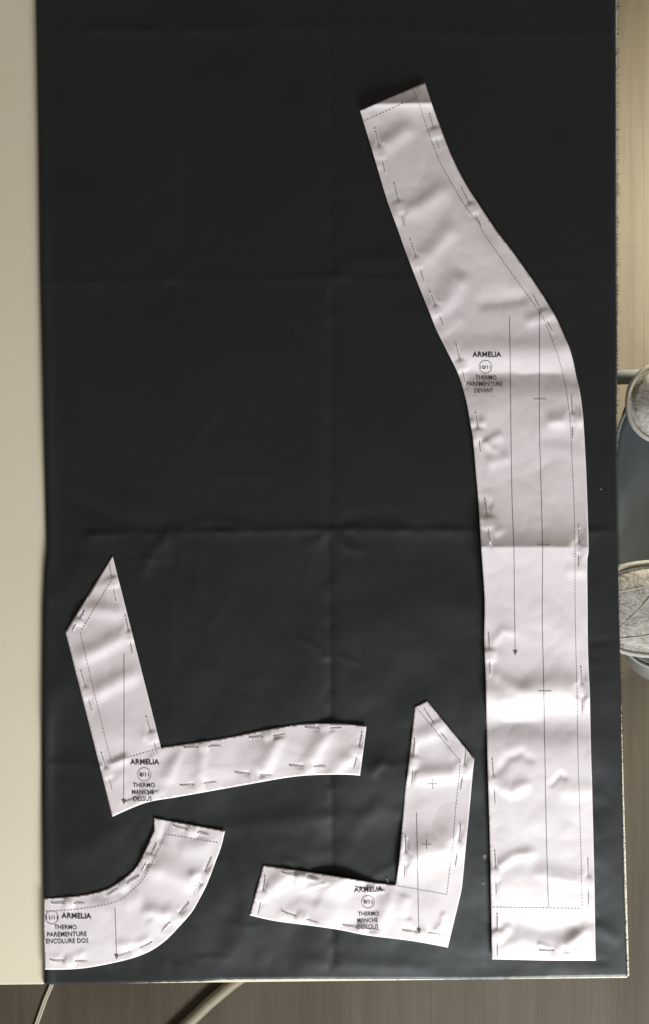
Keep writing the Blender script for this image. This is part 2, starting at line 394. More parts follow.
class Piece:
    def __init__(s, name, label, sides, strokes, pins, step=1.7, seed=0.0, lift=1.6):
        s.strokes = strokes; s.pins = pins; s.seed = seed; s.lift = lift
        s.root = empty(name, (0, 0, 0)); tag(s.root, label, 'sewing pattern')
        ol = []
        for side in sides: ol += catmull(side, step)[:-1]
        s.outline = ol
        s.pin3 = []
        xs = [p[0] for p in ol]; ys_ = [p[1] for p in ol]
        # pins rest on the undisturbed paper
        for pn in pins:
            a, b_ = np.array(pn[0], float), np.array(pn[1], float)
            za = float(s.raw(np.array([a[0]]), np.array([a[1]]))[0]); zb = float(s.raw(np.array([b_[0]]), np.array([b_[1]]))[0])
            s.pin3.append((a, b_, za + 0.5, zb + 0.5))
        # points inside
        poly = np.array(ol)
        gx = []; k = 0
        y = min(ys_)
        rowi = 0
        while y < max(ys_):
            x = min(xs) + (0.5 * step if rowi % 2 else 0)
            while x < max(xs):
                gx.append((x, y)); x += step
            y += step * 0.87; rowi += 1
        g = np.array(gx)
        ins = np.zeros(len(g), bool); mind = np.full(len(g), 1e9)
        n = len(poly)
        for i in range(n):
            x1, y1 = poly[i]; x2, y2 = poly[(i + 1) % n]
            c = ((y1 > g[:, 1]) != (y2 > g[:, 1]))
            if y1 != y2: ins ^= c & (g[:, 0] < (x2 - x1) * (g[:, 1] - y1) / (y2 - y1) + x1)
            mind = np.minimum(mind, np.hypot(g[:, 0] - x1, g[:, 1] - y1))
        g = g[ins & (mind > step * 0.62)]
        allp = [Vector(p) for p in ol] + [Vector(p) for p in g]
        ed = [(i, (i + 1) % n) for i in range(n)]
        vo, eo, fo, *_ = geometry.delaunay_2d_cdt(allp, ed, [], 1, 1e-5)
        vo = np.array([tuple(v) for v in vo])
        H = s.height(vo[:, 0], vo[:, 1])
        V = [P(x, y, h / 1000) for (x, y), h in zip(vo, H)]
        F = [tuple(f) for f in fo if len(set(f)) == 3]
        o = mesh("paper_sheet", V, F, M_paper, s.root, True)
        bm = bmesh.new(); bm.from_mesh(o.data)
        for f in bm.faces:
            if f.normal.z < 0: f.normal_flip()
        bm.to_mesh(o.data); bm.free()
        sm = o.modifiers.new("thickness", 'SOLIDIFY'); sm.thickness = 0.00018; sm.offset = -1
    def raw(s, X, Y):
        H = np.zeros(X.shape)
        for st in s.strokes:
            H = H + (1.15 if st[1] > 3 or st[4] else 0.95) * stroke(X, Y, *st)
        H = H + 0.95 * np.abs(vnoise(X, Y, 46, s.seed, 1)) + 0.35 * np.abs(vnoise(X, Y, 21, s.seed + 3, 1)) + 0.09 * vnoise(X, Y, 13, s.seed + 5, 3)
        base = fab_z(X, Y)
        e = s.edge(X, Y)
        if s.lift < 3: H = H * (0.25 + 0.75 * e)
        z = -2.3 + (0.6 * s.lift + 0.7) * e + H
        lo = base + 0.3
        d = z - lo
        return lo + np.where(d > 1.2, d, 1.2 * np.exp(np.minimum(d, 1.2) / 1.2 - 1))
    def edge(s, X, Y):
        ol = np.array(s.outline); d = np.full(X.shape, 1e9)
        for x, y in ol[::2]: d = np.minimum(d, (X - x) ** 2 + (Y - y) ** 2)
        t = np.clip(np.sqrt(d) / 22, 0, 1)
        return 0.6 + 0.4 * t * t * (3 - 2 * t)
    def height(s, X, Y):
        Z = s.raw(X, Y)
        for a, b_, za, zb in s.pin3:
            L = np.hypot(*(b_ - a)); dx, dy = (b_ - a) / L
            t = ((X - a[0]) * dx + (Y - a[1]) * dy) / L
            d = np.abs((X - a[0]) * (-dy) + (Y - a[1]) * dx)
            tc = np.clip(t, 0, 1)
            line = za + (zb - za) * tc
            # below the needle near both ends, arched over it in the middle, puckered where it dives
            mid = np.exp(-((t - 0.5) / 0.155) ** 4)
            dive = np.exp(-((t - 0.31) / 0.05) ** 2) + np.exp(-((t - 0.69) / 0.05) ** 2)
            tgt = line - 0.55 + mid * 1.3 - 0.2 * dive
            wgt = np.exp(-(d / (2.2 + 3.6 * mid)) ** 2) * np.clip((t + 0.12) / 0.12, 0, 1) * np.clip((1.12 - t) / 0.12, 0, 1)
            Z = Z * (1 - wgt) + tgt * wgt
        return Z
    def surf(s, pts, off=0.28):
        X = np.array([p[0] for p in pts]); Y = np.array([p[1] for p in pts])
        H = s.height(X, Y)
        return [P(x, y, (h + off) / 1000) for x, y, h in zip(X, Y, H)]
    def ribbon(s, pts, wd, V, F, smooth=False):
        p = catmull(pts, 1.2)
        L_, R_ = [], []
        for i in range(len(p)):
            a = p[max(i - 1, 0)]; c = p[min(i + 1, len(p) - 1)]
            d = math.dist(a, c) or 1; nx, ny_ = -(c[1] - a[1]) / d, (c[0] - a[0]) / d
            L_.append((p[i][0] + nx * wd / 2, p[i][1] + ny_ * wd / 2)); R_.append((p[i][0] - nx * wd / 2, p[i][1] - ny_ * wd / 2))
        b0 = len(V); V += s.surf(L_) + s.surf(R_); n = len(p)
        for i in range(n - 1): F.append((b0 + i, b0 + i + 1, b0 + n + i + 1, b0 + n + i))
    def line(s, name, lists, wd=0.5, m=None):
        V, F = [], []
        for pts in lists: s.ribbon(pts, wd, V, F)
        return mesh(name, V, F, m or M_line, s.root)
    def dashed(s, pts, wd=0.55, on=1.9, off=1.1, name="seam_line"):
        p = catmull(pts, 0.4); V, F = [], []; acc = 0; cur = [p[0]]; draw = True
        for a, b_ in zip(p[:-1], p[1:]):
            acc += math.dist(a, b_)
            if draw: cur.append(b_)
            if acc >= (on if draw else off):
                if draw and len(cur) > 1: s.ribbon([cur[0], cur[len(cur) // 2], cur[-1]] if len(cur) > 2 else cur, wd, V, F)
                draw = not draw; acc = 0; cur = [b_]
        return mesh(name, V, F, M_dash, s.root)
    def arrow(s, pts, name="grain_line"):
        V, F = [], []
        s.ribbon(pts, 0.5, V, F)
        x, y = pts[-1]
        b0 = len(V); V += s.surf([(x - 2.4, y - 4.4), (x + 2.4, y - 4.4), (x, y + 0.6), (x, y - 4.4)], 0.45)
        F.append((b0, b0 + 3, b0 + 2)); F.append((b0 + 3, b0 + 1, b0 + 2))
        return mesh(name, V, F, M_line, s.root)
    def circle(s, x, y, r):
        V, F = [], []
        s.ribbon([(x + r * math.cos(a * math.pi / 12), y + r * math.sin(a * math.pi / 12)) for a in range(25)], 0.5, V, F)
        return mesh("page_number_circle", V, F, M_dash, s.root)
    def text(s, body, x, y, wd, hgt, rot=0, bold=0.0, name="printed_text"):
        c = bpy.data.curves.new("t", 'FONT'); c.body = body; c.align_x = 'CENTER'; c.align_y = 'CENTER'
        c.size = 1; c.offset = bold; c.resolution_u = 3
        to = bpy.data.objects.new("t", c); COL.objects.link(to)
        bpy.context.view_layer.update()
        me = bpy.data.meshes.new_from_object(to.evaluated_get(bpy.context.evaluated_depsgraph_get()))
        bpy.data.objects.remove(to)
        co = np.array([tuple(v.co) for v in me.vertices])
        mn = co.min(0); mx = co.max(0); ce = (mn + mx) / 2; sx = wd / (mx[0] - mn[0]); sy = hgt / (mx[1] - mn[1])
        cr, sr = math.cos(math.radians(rot)), math.sin(math.radians(rot))
        ux = (co[:, 0] - ce[0]) * sx; uy = -(co[:, 1] - ce[1]) * sy
        pts = list(zip(x + ux * cr - uy * sr, y + ux * sr + uy * cr))
        for vtx, q in zip(me.vertices, s.surf(pts, 0.36)): vtx.co = q
        me.name = name
        return link(name, me, M_ink, s.root)

# polyline, amplitude, width above, width below, crisp, taper
S10 = [
 ([(345, 105), (400, 103.6), (445, 103)], 4.6, 14, 8, 1, 0),
 ([(366, 155), (388, 143), (410, 126)], 2.4, 10, 9, 0, 1),
 ([(372, 168), (384, 164)], 0.8, 5, 4, 0, 1),
 ([(388, 217), (420, 206), (446, 186)], 1.9, 9, 9, 0, 1),
 ([(404, 266), (430, 254), (452, 226)], 1.9, 10, 9, 0, 1),
 ([(428, 314), (446, 303), (462, 276)], 2.6, 13, 9, 0, 1),
 ([(438, 334), (462, 316)], 0.8, 8, 6, 0, 1),
 ([(478, 303), (500, 301), (528, 297)], -1.5, 9, 7, 0, 1),
 ([(432, 200), (470, 240), (500, 250)], 0.7, 20, 20, 0, 1),
 ([(526, 322), (545, 315), (566, 312)], 1.5, 7, 6, 0, 1),
 ([(455, 355), (500, 352), (545, 352), (580, 345)], 2.6, 15, 14, 0, 0),
 ([(450, 372.5), (478, 373), (492, 374.5), (508, 373), (524, 374.4), (540, 373), (560, 374), (590, 373.4)], -3.0, 13, 18, 1, 0),
 ([(440, 398), (600, 398)], 2.2, 18, 55, 0, 0),
 ([(548, 421), (566, 420), (590, 420)], 2.4, 8, 6, 0, 1),
 ([(540, 438), (580, 440)], -0.8, 9, 7, 0, 1),
 ([(464, 424), (486, 422)], 1.3, 5, 4, 0, 1),
 ([(466, 441), (482, 441), (497, 452)], 1.1, 4, 4, 0, 1),
 ([(484, 443), (502, 434)], 1.0, 4, 5, 0, 1),
 ([(488, 463), (510, 458)], 1.1, 7, 6, 0, 1),
 ([(478, 517), (490, 522), (499, 534)], 1.5, 6, 5, 0, 1),
 ([(476, 500), (492, 506)], -0.9, 6, 5, 0, 1),
 ([(470, 547.2), (500, 547.0), (545, 546.8), (600, 547.3)], 7.0, 24, 50, 1, 0),
 ([(566, 571), (592, 570)], 0.8, 6, 6, 0, 1),
 ([(486, 655), (494, 641), (503, 631), (514, 633)], 0.9, 5, 4, 0, 1),
 ([(505, 628), (545, 620), (585, 632)], 1.0, 22, 18, 0, 1),
 ([(480, 654), (496, 652)], 1.3, 5, 4, 0, 1),
 ([(492, 672), (510, 684), (530, 695)], 1.0, 7, 6, 0, 1),
 ([(480, 694), (500, 697), (528, 693), (560, 689), (596, 696)], 3.6, 16, 14, 0, 0),
 ([(480, 723), (500, 722.4), (550, 722.2), (598, 723)], -3.4, 13, 18, 1, 0),
 ([(480, 752), (598, 752)], 2.6, 24, 60, 0, 0),
 ([(498, 772), (508, 758), (522, 753), (532, 761)], -1.2, 5, 5, 0, 1),
 ([(486, 780), (500, 786), (511, 793), (528, 783)], 1.9, 8, 5, 0, 1),
 ([(550, 786), (561, 774), (566, 779)], -1.0, 3.2, 3.2, 0, 1),
 ([(560, 792), (598, 790)], 1.0, 9, 7, 0, 1),
 ([(520, 828), (545, 822), (570, 832)], 0.8, 14, 12, 0, 1),
 ([(488, 876), (502, 864), (516, 855), (534, 853)], 1.7, 6, 5, 0, 1),
 ([(538, 872), (566, 880), (600, 884)], 2.2, 11, 7, 0, 1),
 ([(486, 884), (520, 882), (560, 890)], 1.4, 14, 14, 0, 1),
 ([(500, 938), (517, 923), (545, 930), (570, 927), (592, 923)], -2.4, 15, 10, 0, 1),
 ([(556, 962), (567, 948), (588, 926)], 2.0, 7, 6, 0, 1),
 ([(486, 939), (500, 935), (510, 926)], 1.6, 5, 6, 0, 1),
 ([(538, 944), (552, 950)], 1.0, 3, 3, 0, 1),
]
N10 = [
 ((375.2, 129), (386, 176), 'thin steel pin nearest the left tip corner of the long curved pattern'),
 ((394.6, 185), (405.6, 230), 'thin steel pin second from top along the long pattern left edge'),
 ((410.7, 241), (425, 284), 'thin steel pin third from top along the long pattern left edge'),
 ((430.5, 293), (444.3, 328), 'thin steel pin fourth from top on the long pattern left edge'),
 ((456.6, 346), (466, 385), 'thin steel pin just left of the title printed on the long pattern'),
 ((476.3, 414), (481, 455), 'thin steel pin left edge of long pattern, just below the printed title block'),
 ((485.4, 500), (490.6, 545), 'thin steel pin ending on the middle fold at the left edge of long pattern'),
 ((489, 634), (490.5, 677), 'thin steel pin left edge of long pattern, level with long arrow tip'),
 ((492.6, 760), (495.6, 806), 'thin pin on long pattern left edge, level with top of the L shaped pattern'),
 ((495.2, 852), (496.6, 897), 'thin pin on long pattern left edge just above the lower dashed line'),
 ((497.5, 914.6), (497.6, 958), 'thin steel pin in the bottom left corner of the long pattern'),
 ((540, 950.7), (578, 950.7), 'only horizontal steel pin of the long pattern, on its bottom edge'),
 ((430, 115), (440, 152), 'thin steel pin nearest the top right tip of the long pattern'),
 ((462.5, 190), (482, 228), 'thin steel pin second from top on the long pattern right edge'),
 ((534.3, 297.5), (553.8, 334), 'slanting steel pin where the long pattern right edge bulges outward, at the line tops'),
 ((572, 398), (572.8, 441), 'thin steel pin on the long pattern right edge, level with the upper cross tick'),
 ((579.3, 528), (578.5, 569), 'thin steel pin crossing the middle fold at the right edge of the long pattern'),
 ((581.2, 668), (582.6, 713), 'thin pin on long pattern right edge in bright band above the lower fold'),
 ((588.2, 860), (588.8, 907), 'lowest steel pin on the right edge of the long pattern'),
]
p10 = Piece("front_facing_pattern", 'long curved white paper pattern with two folds, pinned along the right of the fabric', [
 [(425, 82.7), (431.7, 103.5), (441, 129), (450.3, 153), (461.3, 176), (471.5, 193), (480, 206), (496, 230), (510.5, 248.8), (525.8, 270), (539, 289.3), (551, 308.5), (558, 321.5), (565.3, 338), (569.5, 348), (573, 360), (576.5, 377), (579.8, 391), (582.3, 409), (584, 430), (585, 448), (586.6, 480), (588.5, 545), (587.3, 562), (587.5, 600), (588, 650), (589.7, 690), (590, 702), (591, 750), (592.2, 790), (594.4, 880), (595, 920), (595.8, 960.5)],
 [(595.8, 960.5), (545, 960.4), (492, 959.2)],
 [(492, 959.2), (490, 850), (488, 780), (486.5, 722), (485.7, 680), (484.2, 640), (484.6, 600), (482.2, 562), (480.7, 540), (478.2, 500), (475.6, 470), (473, 440), (469.7, 420), (466, 400), (458.5, 375), (446.5, 350), (436.5, 330), (428.5, 310), (416.5, 280), (405, 250), (398, 230), (387, 200), (375, 160), (360, 110.5)],
 [(360, 110.5), (425, 82.7)]], S10, N10, 1.7, 1.1, 4.2)
p10.arrow([(509.6, 317), (510.6, 380), (511, 430), (512.2, 500), (514, 547), (514.4, 590), (515.3, 655)])
p10.line("fold_line", [[(539.7, 313), (539.5, 370), (539.6, 430), (541.5, 500), (542.7, 550), (542.4, 620), (543.4, 665), (544.6, 730), (546.4, 830), (548.5, 908)]])
p10.line("notch_mark", [[(533.5, 399), (546.5, 399)]]); p10.line("notch_mark", [[(537, 544.6), (550, 544.6)]]); p10.line("notch_mark", [[(538, 691), (551.5, 691)]])
p10.dashed([(413, 89), (420, 106), (427, 128), (439, 160), (454.7, 188.8), (466.6, 208.3), (478.5, 222.7), (483, 232), (498.6, 255), (518, 282), (530.8, 300), (541.9, 315.6), (548.5, 330), (553.3, 343), (558.7, 358), (562.7, 373), (566, 388), (568.5, 405), (570.3, 420), (571.2, 440), (572.6, 470), (574, 500), (575, 540), (575.1, 590), (575.8, 640), (577.1, 690), (578, 750), (579.5, 800), (581, 850), (582.3, 908)])
p10.dashed([(493, 907.3), (540, 908), (582.3, 908.7)]); p10.dashed([(363.9, 121), (400, 104.8), (416, 98)])
p10.text("ARMELIA", 487, 354.6, 29, 5.0, 0, 0.022, "printed_title"); p10.circle(485.6, 367, 6.4); p10.text("10/11", 485.6, 367.4, 10, 3.6, 0, 0.015, "page_number")
p10.text("THERMO", 486, 377.6, 21, 4.2, 0, 0.008); p10.text("PAREMENTURE", 484.6, 384, 36, 4.2, 0, 0.008); p10.text("DEVANT", 484, 390.6, 19, 4.2, 0, 0.008)

S8 = [
 ([(92, 588), (120, 578)], 1.3, 6, 6, 0, 1), ([(74, 611), (95, 609), (122, 613)], 2.0, 8, 7, 0, 1),
 ([(74, 660), (98, 650), (134, 630)], 2.5, 10, 8, 0, 1), ([(76, 692), (98, 692), (138, 672)], 2.4, 10, 8, 0, 1),
 ([(90, 735), (120, 738), (155, 732)], 1.2, 16, 14, 0, 1), ([(142, 738), (158, 732)], 0.9, 5, 4, 0, 1),
 ([(94, 769), (110, 765), (128, 757)], 1.9, 4, 5, 0, 1), ([(100, 790), (125, 772)], 0.7, 8, 6, 0, 1),
 ([(166, 782), (174, 764), (184, 742)], 1.4, 7, 6, 0, 1), ([(196, 795), (201, 770), (203, 742)], 1.5, 8, 7, 0, 1),
 ([(228, 788), (232, 765), (238, 736)], -0.8, 10, 10, 0, 1),
 ([(254, 790), (266, 765), (280, 733)], 2.2, 9, 7, 0, 1), ([(300, 780), (314, 755), (330, 726)], 2.2, 9, 7, 0, 1),
 ([(326, 782), (342, 764), (370, 746)], 2.4, 9, 7, 0, 1), ([(130, 806), (165, 790)], 0.9, 5, 4, 0, 1), ([(150, 760), (164, 748)], 0.9, 4, 4, 0, 1),
]
N8 = [
 ((116.6, 601), (109.2, 563.5), 'thin steel pin in the pointed top tip of the left angled pattern'),
 ((84.5, 612), (72.5, 632), 'short slanting steel pin at the outer left corner of the left angled pattern'),
 ((126, 617), (133, 656), 'thin steel pin on the left angled pattern right edge, beside the arrow line top'),
 ((81.5, 672), (92.8, 714), 'thin steel pin on the left angled pattern left edge, midway down'),
 ((146.6, 718), (158.4, 756), 'thin steel pin at the inner elbow of the left angled pattern'),
 ((102, 754), (113, 792), 'thin steel pin on the left angled pattern left edge, left of its title'),
 ((126, 802), (160, 791.5), 'thin steel pin under the printed words at the bottom of the left angled pattern'),
 ((184.5, 748), (222, 746.4), 'horizontal steel pin on the left pattern arm top edge, nearest the elbow'),
 ((181, 786), (217, 782.3), 'horizontal steel pin on the left pattern arm bottom edge, nearest the elbow'),
 ((236, 773), (273, 776), 'horizontal steel pin at the middle of the left pattern arm bottom edge'),
 ((250, 738.3), (286, 735), 'horizontal steel pin at the middle of the left pattern arm top edge'),
 ((306, 728), (343, 729), 'horizontal steel pin on the left pattern arm top edge, nearest its square end'),
 ((290, 766), (327, 767.4), 'horizontal steel pin on the left pattern arm bottom edge, nearest its square end'),
 ((362.4, 733), (354, 770), 'upright steel pin in the square end of the left pattern arm'),
]
p8 = Piece("upper_sleeve_pattern", 'V shaped white paper pattern with pointed tip and long arm, at fabric lower left', [
 [(112.6, 556), (161, 747.6)],
 [(161, 747.6), (190, 743.6), (230, 737.2), (260, 731), (290, 725.8), (305, 723.9), (325, 723.5), (345, 724), (366.5, 726.3)],
 [(366.5, 726.3), (360, 775.6)], [(360, 775.6), (345, 774.6), (320, 774.8), (300, 776), (280, 778.7), (250, 784), (200, 793), (175, 797.4), (145, 803), (112.4, 816.6)],
 [(112.4, 816.6), (65.5, 632)], [(65.5, 632), (112.6, 556)]], S8, N8, 1.6, 2.2, 2.2)
p8.arrow([(124, 654), (124.1, 730), (123.8, 804)])
p8.dashed([(114.2, 576), (80.3, 632)]); p8.dashed([(80.3, 633), (100.8, 720), (111.6, 762.4)]); p8.dashed([(111.6, 762.4), (160, 748.2)])
p8.text("ARMELIA", 144.8, 762, 29, 5.2, 0, 0.022, "printed_title"); p8.circle(144.3, 774.6, 6.7); p8.text("8/11", 144.3, 774.8, 9.4, 4, 0, 0.015, "page_number")
p8.text("THERMO", 144, 785.4, 22, 4.4, 0, 0.008); p8.text("MANCHE", 143, 792.2, 22, 4.4, 0, 0.008); p8.text("DESSUS", 142.6, 798.9, 18.5, 4.4, 0, 0.008)

S11 = [
 ([(170, 816), (164, 830), (160, 842)], -1.4, 3.5, 5, 0, 1), ([(143, 868), (165, 870), (190, 882), (212, 888)], 2.6, 14, 9, 0, 1),
 ([(190, 877), (204, 874), (220, 870)], 1.5, 5, 5, 0, 1), ([(145, 910), (160, 914), (192, 918)], 2.2, 8, 6, 0, 1),
 ([(98, 900), (114, 922), (134, 950)], 1.8, 9, 9, 0, 1), ([(150, 920), (160, 930), (170, 936)], 1.0, 5, 5, 0, 1),
 ([(118, 944), (134, 948), (150, 938)], 1.3, 5, 4, 0, 1), ([(182, 830), (192, 836), (208, 832)], -0.9, 5, 4, 0, 1),
 ([(48, 905), (60, 895)], 0.8, 5, 5, 0, 1), ([(50, 956), (64, 964), (84, 952)], 1.1, 5, 4, 0, 1), ([(60, 912), (95, 900), (98, 890)], 0.7, 9, 8, 0, 1),
 ([(122, 905), (140, 895)], 0.7, 8, 8, 0, 1), ([(180, 850), (210, 848)], 0.6, 8, 8, 0, 1),
]
N11 = [
 ((174, 826.3), (210, 836), 'steel pin across the wide top end of the curved neckline pattern'),
 ((156.5, 845), (142, 872), 'steel pin on the neckline pattern inner curve, nearest the top end'),
 ((139, 876.5), (107, 896.6), 'steel pin at the bend of the neckline pattern inner curve'),
 ((211.5, 858.5), (194, 895), 'steel pin on the neckline pattern outer curve, nearest the top end'),
 ((189, 903.5), (161.5, 932.5), 'steel pin midway along the neckline pattern outer curve'),
 ((152, 943), (118.5, 957), 'steel pin beside the arrow tip on the neckline pattern outer curve'),
 ((52, 903.4), (86, 904), 'horizontal steel pin just above the title of the neckline pattern'),
 ((51, 960.6), (88, 962.2), 'horizontal steel pin below the words of the neckline pattern'),
]
p11 = Piece("back_neckline_pattern", 'curved white paper pattern in a quarter ring, in the bottom left corner of the fabric', [
 [(154, 818), (190, 824.6), (225, 831)],
 [(225, 831), (221, 847), (215.8, 861), (207, 884), (198.8, 900), (191, 913), (177.8, 928), (166, 940), (152.4, 949.8), (140, 955.5), (125, 960.2), (100, 965.6), (80, 968.6), (60, 969.6), (44.8, 969.5)],
 [(44.8, 969.5), (43.8, 930), (43.8, 898.6)],
 [(43.8, 898.6), (60, 897.5), (80, 895.6), (98, 892), (110, 887.6), (122, 880), (130, 873.5), (136.5, 866.6), (143, 855), (150, 840), (154.2, 830)], [(154.2, 830), (154, 818)]],
 S11, N11, 1.5, 3.7, 2.2)
p11.arrow([(115, 908), (116, 935), (116.6, 959)])
p11.dashed([(46, 911.6), (70.8, 910), (94, 907), (109, 904), (121.7, 899.3), (131.6, 891), (143, 879.6), (154.3, 858.5), (160.7, 845.6), (164.8, 834.3)]); p11.dashed([(164.8, 834.3), (219.5, 843)])
p11.text("ARMELIA", 76.6, 916, 30, 5.4, 1, 0.022, "printed_title"); p11.circle(52, 917.6, 6.5); p11.text("11/11", 52, 917.8, 11.6, 4, 0, 0.015, "page_number")
p11.text("THERMO", 65.6, 927.4, 22.5, 4.4, 0.5, 0.008); p11.text("PAREMENTURE", 67, 934.5, 39.5, 4.6, -1, 0.008); p11.text("ENCOLURE DOS", 67.3, 941.2, 42.5, 4.6, -1, 0.008)

S9 = [
 ([(410, 740), (425, 736), (444, 728)], 2.0, 9, 7, 0, 1), ([(434, 726), (446, 722)], 1.2, 5, 5, 0, 1), ([(448, 755), (470, 748)], 0.9, 9, 8, 0, 1),
 ([(400, 777), (425, 776), (450, 775), (478, 764)], 3.0, 10, 9, 0, 0), ([(402, 794), (440, 790), (475, 782)], -1.0, 12, 12, 0, 0),
 ([(390, 864), (415, 856), (440, 850), (475, 841)], 4.4, 22, 11, 0, 0), ([(396, 886), (420, 890), (455, 897)], -0.9, 10, 10, 0, 1),
 ([(409, 919), (413, 926), (419, 934)], 1.0, 3, 3, 0, 1), ([(444, 913), (442, 924), (435, 933)], 1.2, 3.5, 3, 0, 1),
 ([(405, 895), (400, 915)], 1.0, 7, 7, 0, 1),
 ([(254, 895), (272, 888), (292, 868)], 2.5, 10, 8, 0, 1), ([(286, 898), (300, 892), (318, 900)], -1.3, 8, 8, 0, 1),
 ([(280, 915), (298, 918), (326, 929)], 1.9, 8, 4, 0, 1), ([(330, 925), (338, 900), (342, 874)], 1.1, 12, 12, 0, 1),
 ([(372, 940), (384, 915), (395, 885)], 1.6, 8, 7, 0, 1), ([(352, 930), (380, 936)], 0.9, 4, 4, 0, 1), ([(356, 884), (372, 890)], 0.7, 4, 4, 0, 1),
]
N9 = [
 ((425.3, 711), (449, 743.6), 'slanting steel pin along the cut top corner of the right angled pattern'),
 ((415, 740), (411.8, 786), 'thin steel pin on the right angled pattern left edge, beside the upper printed cross'),
 ((466.5, 750), (460.6, 792), 'thin steel pin near the outer right corner of the right angled pattern'),
 ((406.2, 838), (404.4, 879), 'thin steel pin on the right angled pattern left edge, beside the lower printed cross'),
 ((461, 826), (455.4, 868), 'thin steel pin on the right angled pattern right edge, level with the lower printed cross'),
 ((403.5, 931), (441, 935), 'steel pin beside the arrow tip in the right angled pattern bottom corner'),
 ((356, 887.4), (386, 892), 'steel pin through the title of the right angled pattern'),
 ((344, 925.8), (381, 931), 'steel pin through the last printed word of the right angled pattern'),
 ((283, 873.4), (320, 881), 'steel pin on the right pattern foot top edge, nearest its free left end'),
 ((282.5, 912), (320, 924.2), 'steel pin on the right pattern foot bottom edge, nearest its free left end'),
 ((265.6, 877), (258.6, 916), 'upright steel pin at the free left end of the right pattern foot'),
]
p9 = Piece("under_sleeve_pattern", 'L shaped white paper pattern with two printed crosses, between the V piece and long piece', [
 [(427.2, 701), (474.3, 758.7)], [(474.3, 758.7), (472.6, 775), (470.4, 800), (468, 825), (465.8, 847), (462.3, 884), (460, 897)],
 [(460, 897), (447.8, 947.5)], [(447.8, 947.5), (418.5, 942), (400, 939.4), (365, 935), (340, 930), (310, 925.6), (275, 921), (249.7, 915.3)],
 [(249.7, 915.3), (263.3, 865.4)], [(263.3, 865.4), (300, 870.8), (330, 875.4), (350, 878.6), (370, 882), (395.4, 885)],
 [(395.4, 885), (399, 862), (402, 828), (405, 792), (407.3, 775), (410, 752), (413, 725), (415, 707)], [(415, 707), (427.2, 701)]],
 S9, N9, 1.6, 4.4, 2.2)
p9.arrow([(416.6, 813), (417.4, 850), (418.2, 895), (419, 933.6)])
p9.dashed([(417.2, 708.7), (460.2, 761.4)]); p9.dashed([(460.2, 762), (459.5, 775), (455.9, 807), (452.8, 847), (450, 868), (447, 894.7)]); p9.dashed([(447, 894.7), (396, 885.8)])
for cxx, cyy in ((432.5, 784), (426.6, 844.5)):
    p9.line("cross_mark", [[(cxx - 5, cyy), (cxx + 5, cyy)], [(cxx, cyy - 5), (cxx + 0.3, cyy + 5)]])
p9.text("ARMELIA", 368.5, 889.6, 29, 5.2, -1, 0.022, "printed_title"); p9.circle(368, 902, 6.3); p9.text("9/11", 368, 902.2, 9, 3.9, 0, 0.015, "page_number")
p9.text("THERMO", 368.6, 914, 21, 4.2, -1, 0.008); p9.text("MANCHE", 367.6, 920.6, 20.5, 4.2, -1, 0.008); p9.text("DESSOUS", 367.8, 927, 21.5, 4.2, -1, 0.008)

# ------------------------------------------------------------------ pins
V, F = tube_data([(0.000, 0, 0), (0.5, 0, 0), (0.93, 0, 0), (1.0, 0, 0)], [0.00027, 0.00027, 0.00025, 0.00008], 10)
shaft_me = bpy.data.meshes.new("shaft"); shaft_me.from_pydata([tuple(x) for x in V], [], F); shaft_me.materials.append(M_pin)
for p in shaft_me.polygons: p.use_smooth = True
bm = bmesh.new(); bmesh.ops.create_uvsphere(bm, u_segments=12, v_segments=8, radius=0.00062)
head_me = bpy.data.meshes.new("head"); bm.to_mesh(head_me); bm.free(); head_me.materials.append(M_head)
for p in head_me.polygons: p.use_smooth = True
pin0 = None
for pc in (p10, p8, p11, p9):
    for (a, b_, za, zb), spec in zip(pc.pin3, pc.pins):
        A = P(a[0], a[1], za / 1000); B = P(b_[0], b_[1], zb / 1000)
        if pin0 is None:
            r0 = empty("dressmaking_pin"); sh = link("shaft", shaft_me, None, r0); hd = link("head", head_me, None, r0); pin0 = (r0, sh, hd)
            root, s_, h_ = pin0
        else:
            root = pin0[0].copy(); COL.objects.link(root)
            s_ = pin0[1].copy(); COL.objects.link(s_); s_.parent = root
            h_ = pin0[2].copy(); COL.objects.link(h_); h_.parent = root
        d = B - A
        root.location = A; root.rotation_euler = d.to_track_quat('X', 'Z').to_euler()
        s_.scale = (d.length, 1, 1)
        tag(root, spec[2], 'pin', 'pins holding the paper patterns to the fabric')

# ------------------------------------------------------------------ lint on the fabric
def lint(x, y, n, r, label):
    V, F = [], []
    z = float(fab_z(np.array([x]), np.array([y]))[0])
    for k in range(n):
        a = random.uniform(0, 6.28); q = [P(x + random.gauss(0, r * 0.35), y + random.gauss(0, r * 0.5), (z + 0.4) / 1000)]
        for m in range(4):
            a += random.uniform(-1.2, 1.2); l = q[-1]
            q.append(l + Vector((math.cos(a) * r * 0.0003, math.sin(a) * r * 0.0003, random.uniform(-0.0002, 0.0003))))
        tube_data(q, [0.00012] * 5, 4, V, F)
    o = mesh("lint", V, F, M_lint, None, True); tag(o, label, 'lint', 'specks of lint on the fabric')
lint(484.5, 857, 16, 2.0, 'largest white lint speck, between the L shaped and long patterns')
lint(483.5, 883, 8, 1.3, 'small pale lint speck below the largest one, left of the long pattern foot')
lint(387, 880.5, 8, 1.3, 'small pale lint speck in the inner elbow of the L shaped pattern')
lint(601, 488.5, 5, 0.9, 'tiny pale lint speck right of the long pattern, near the fabric edge')

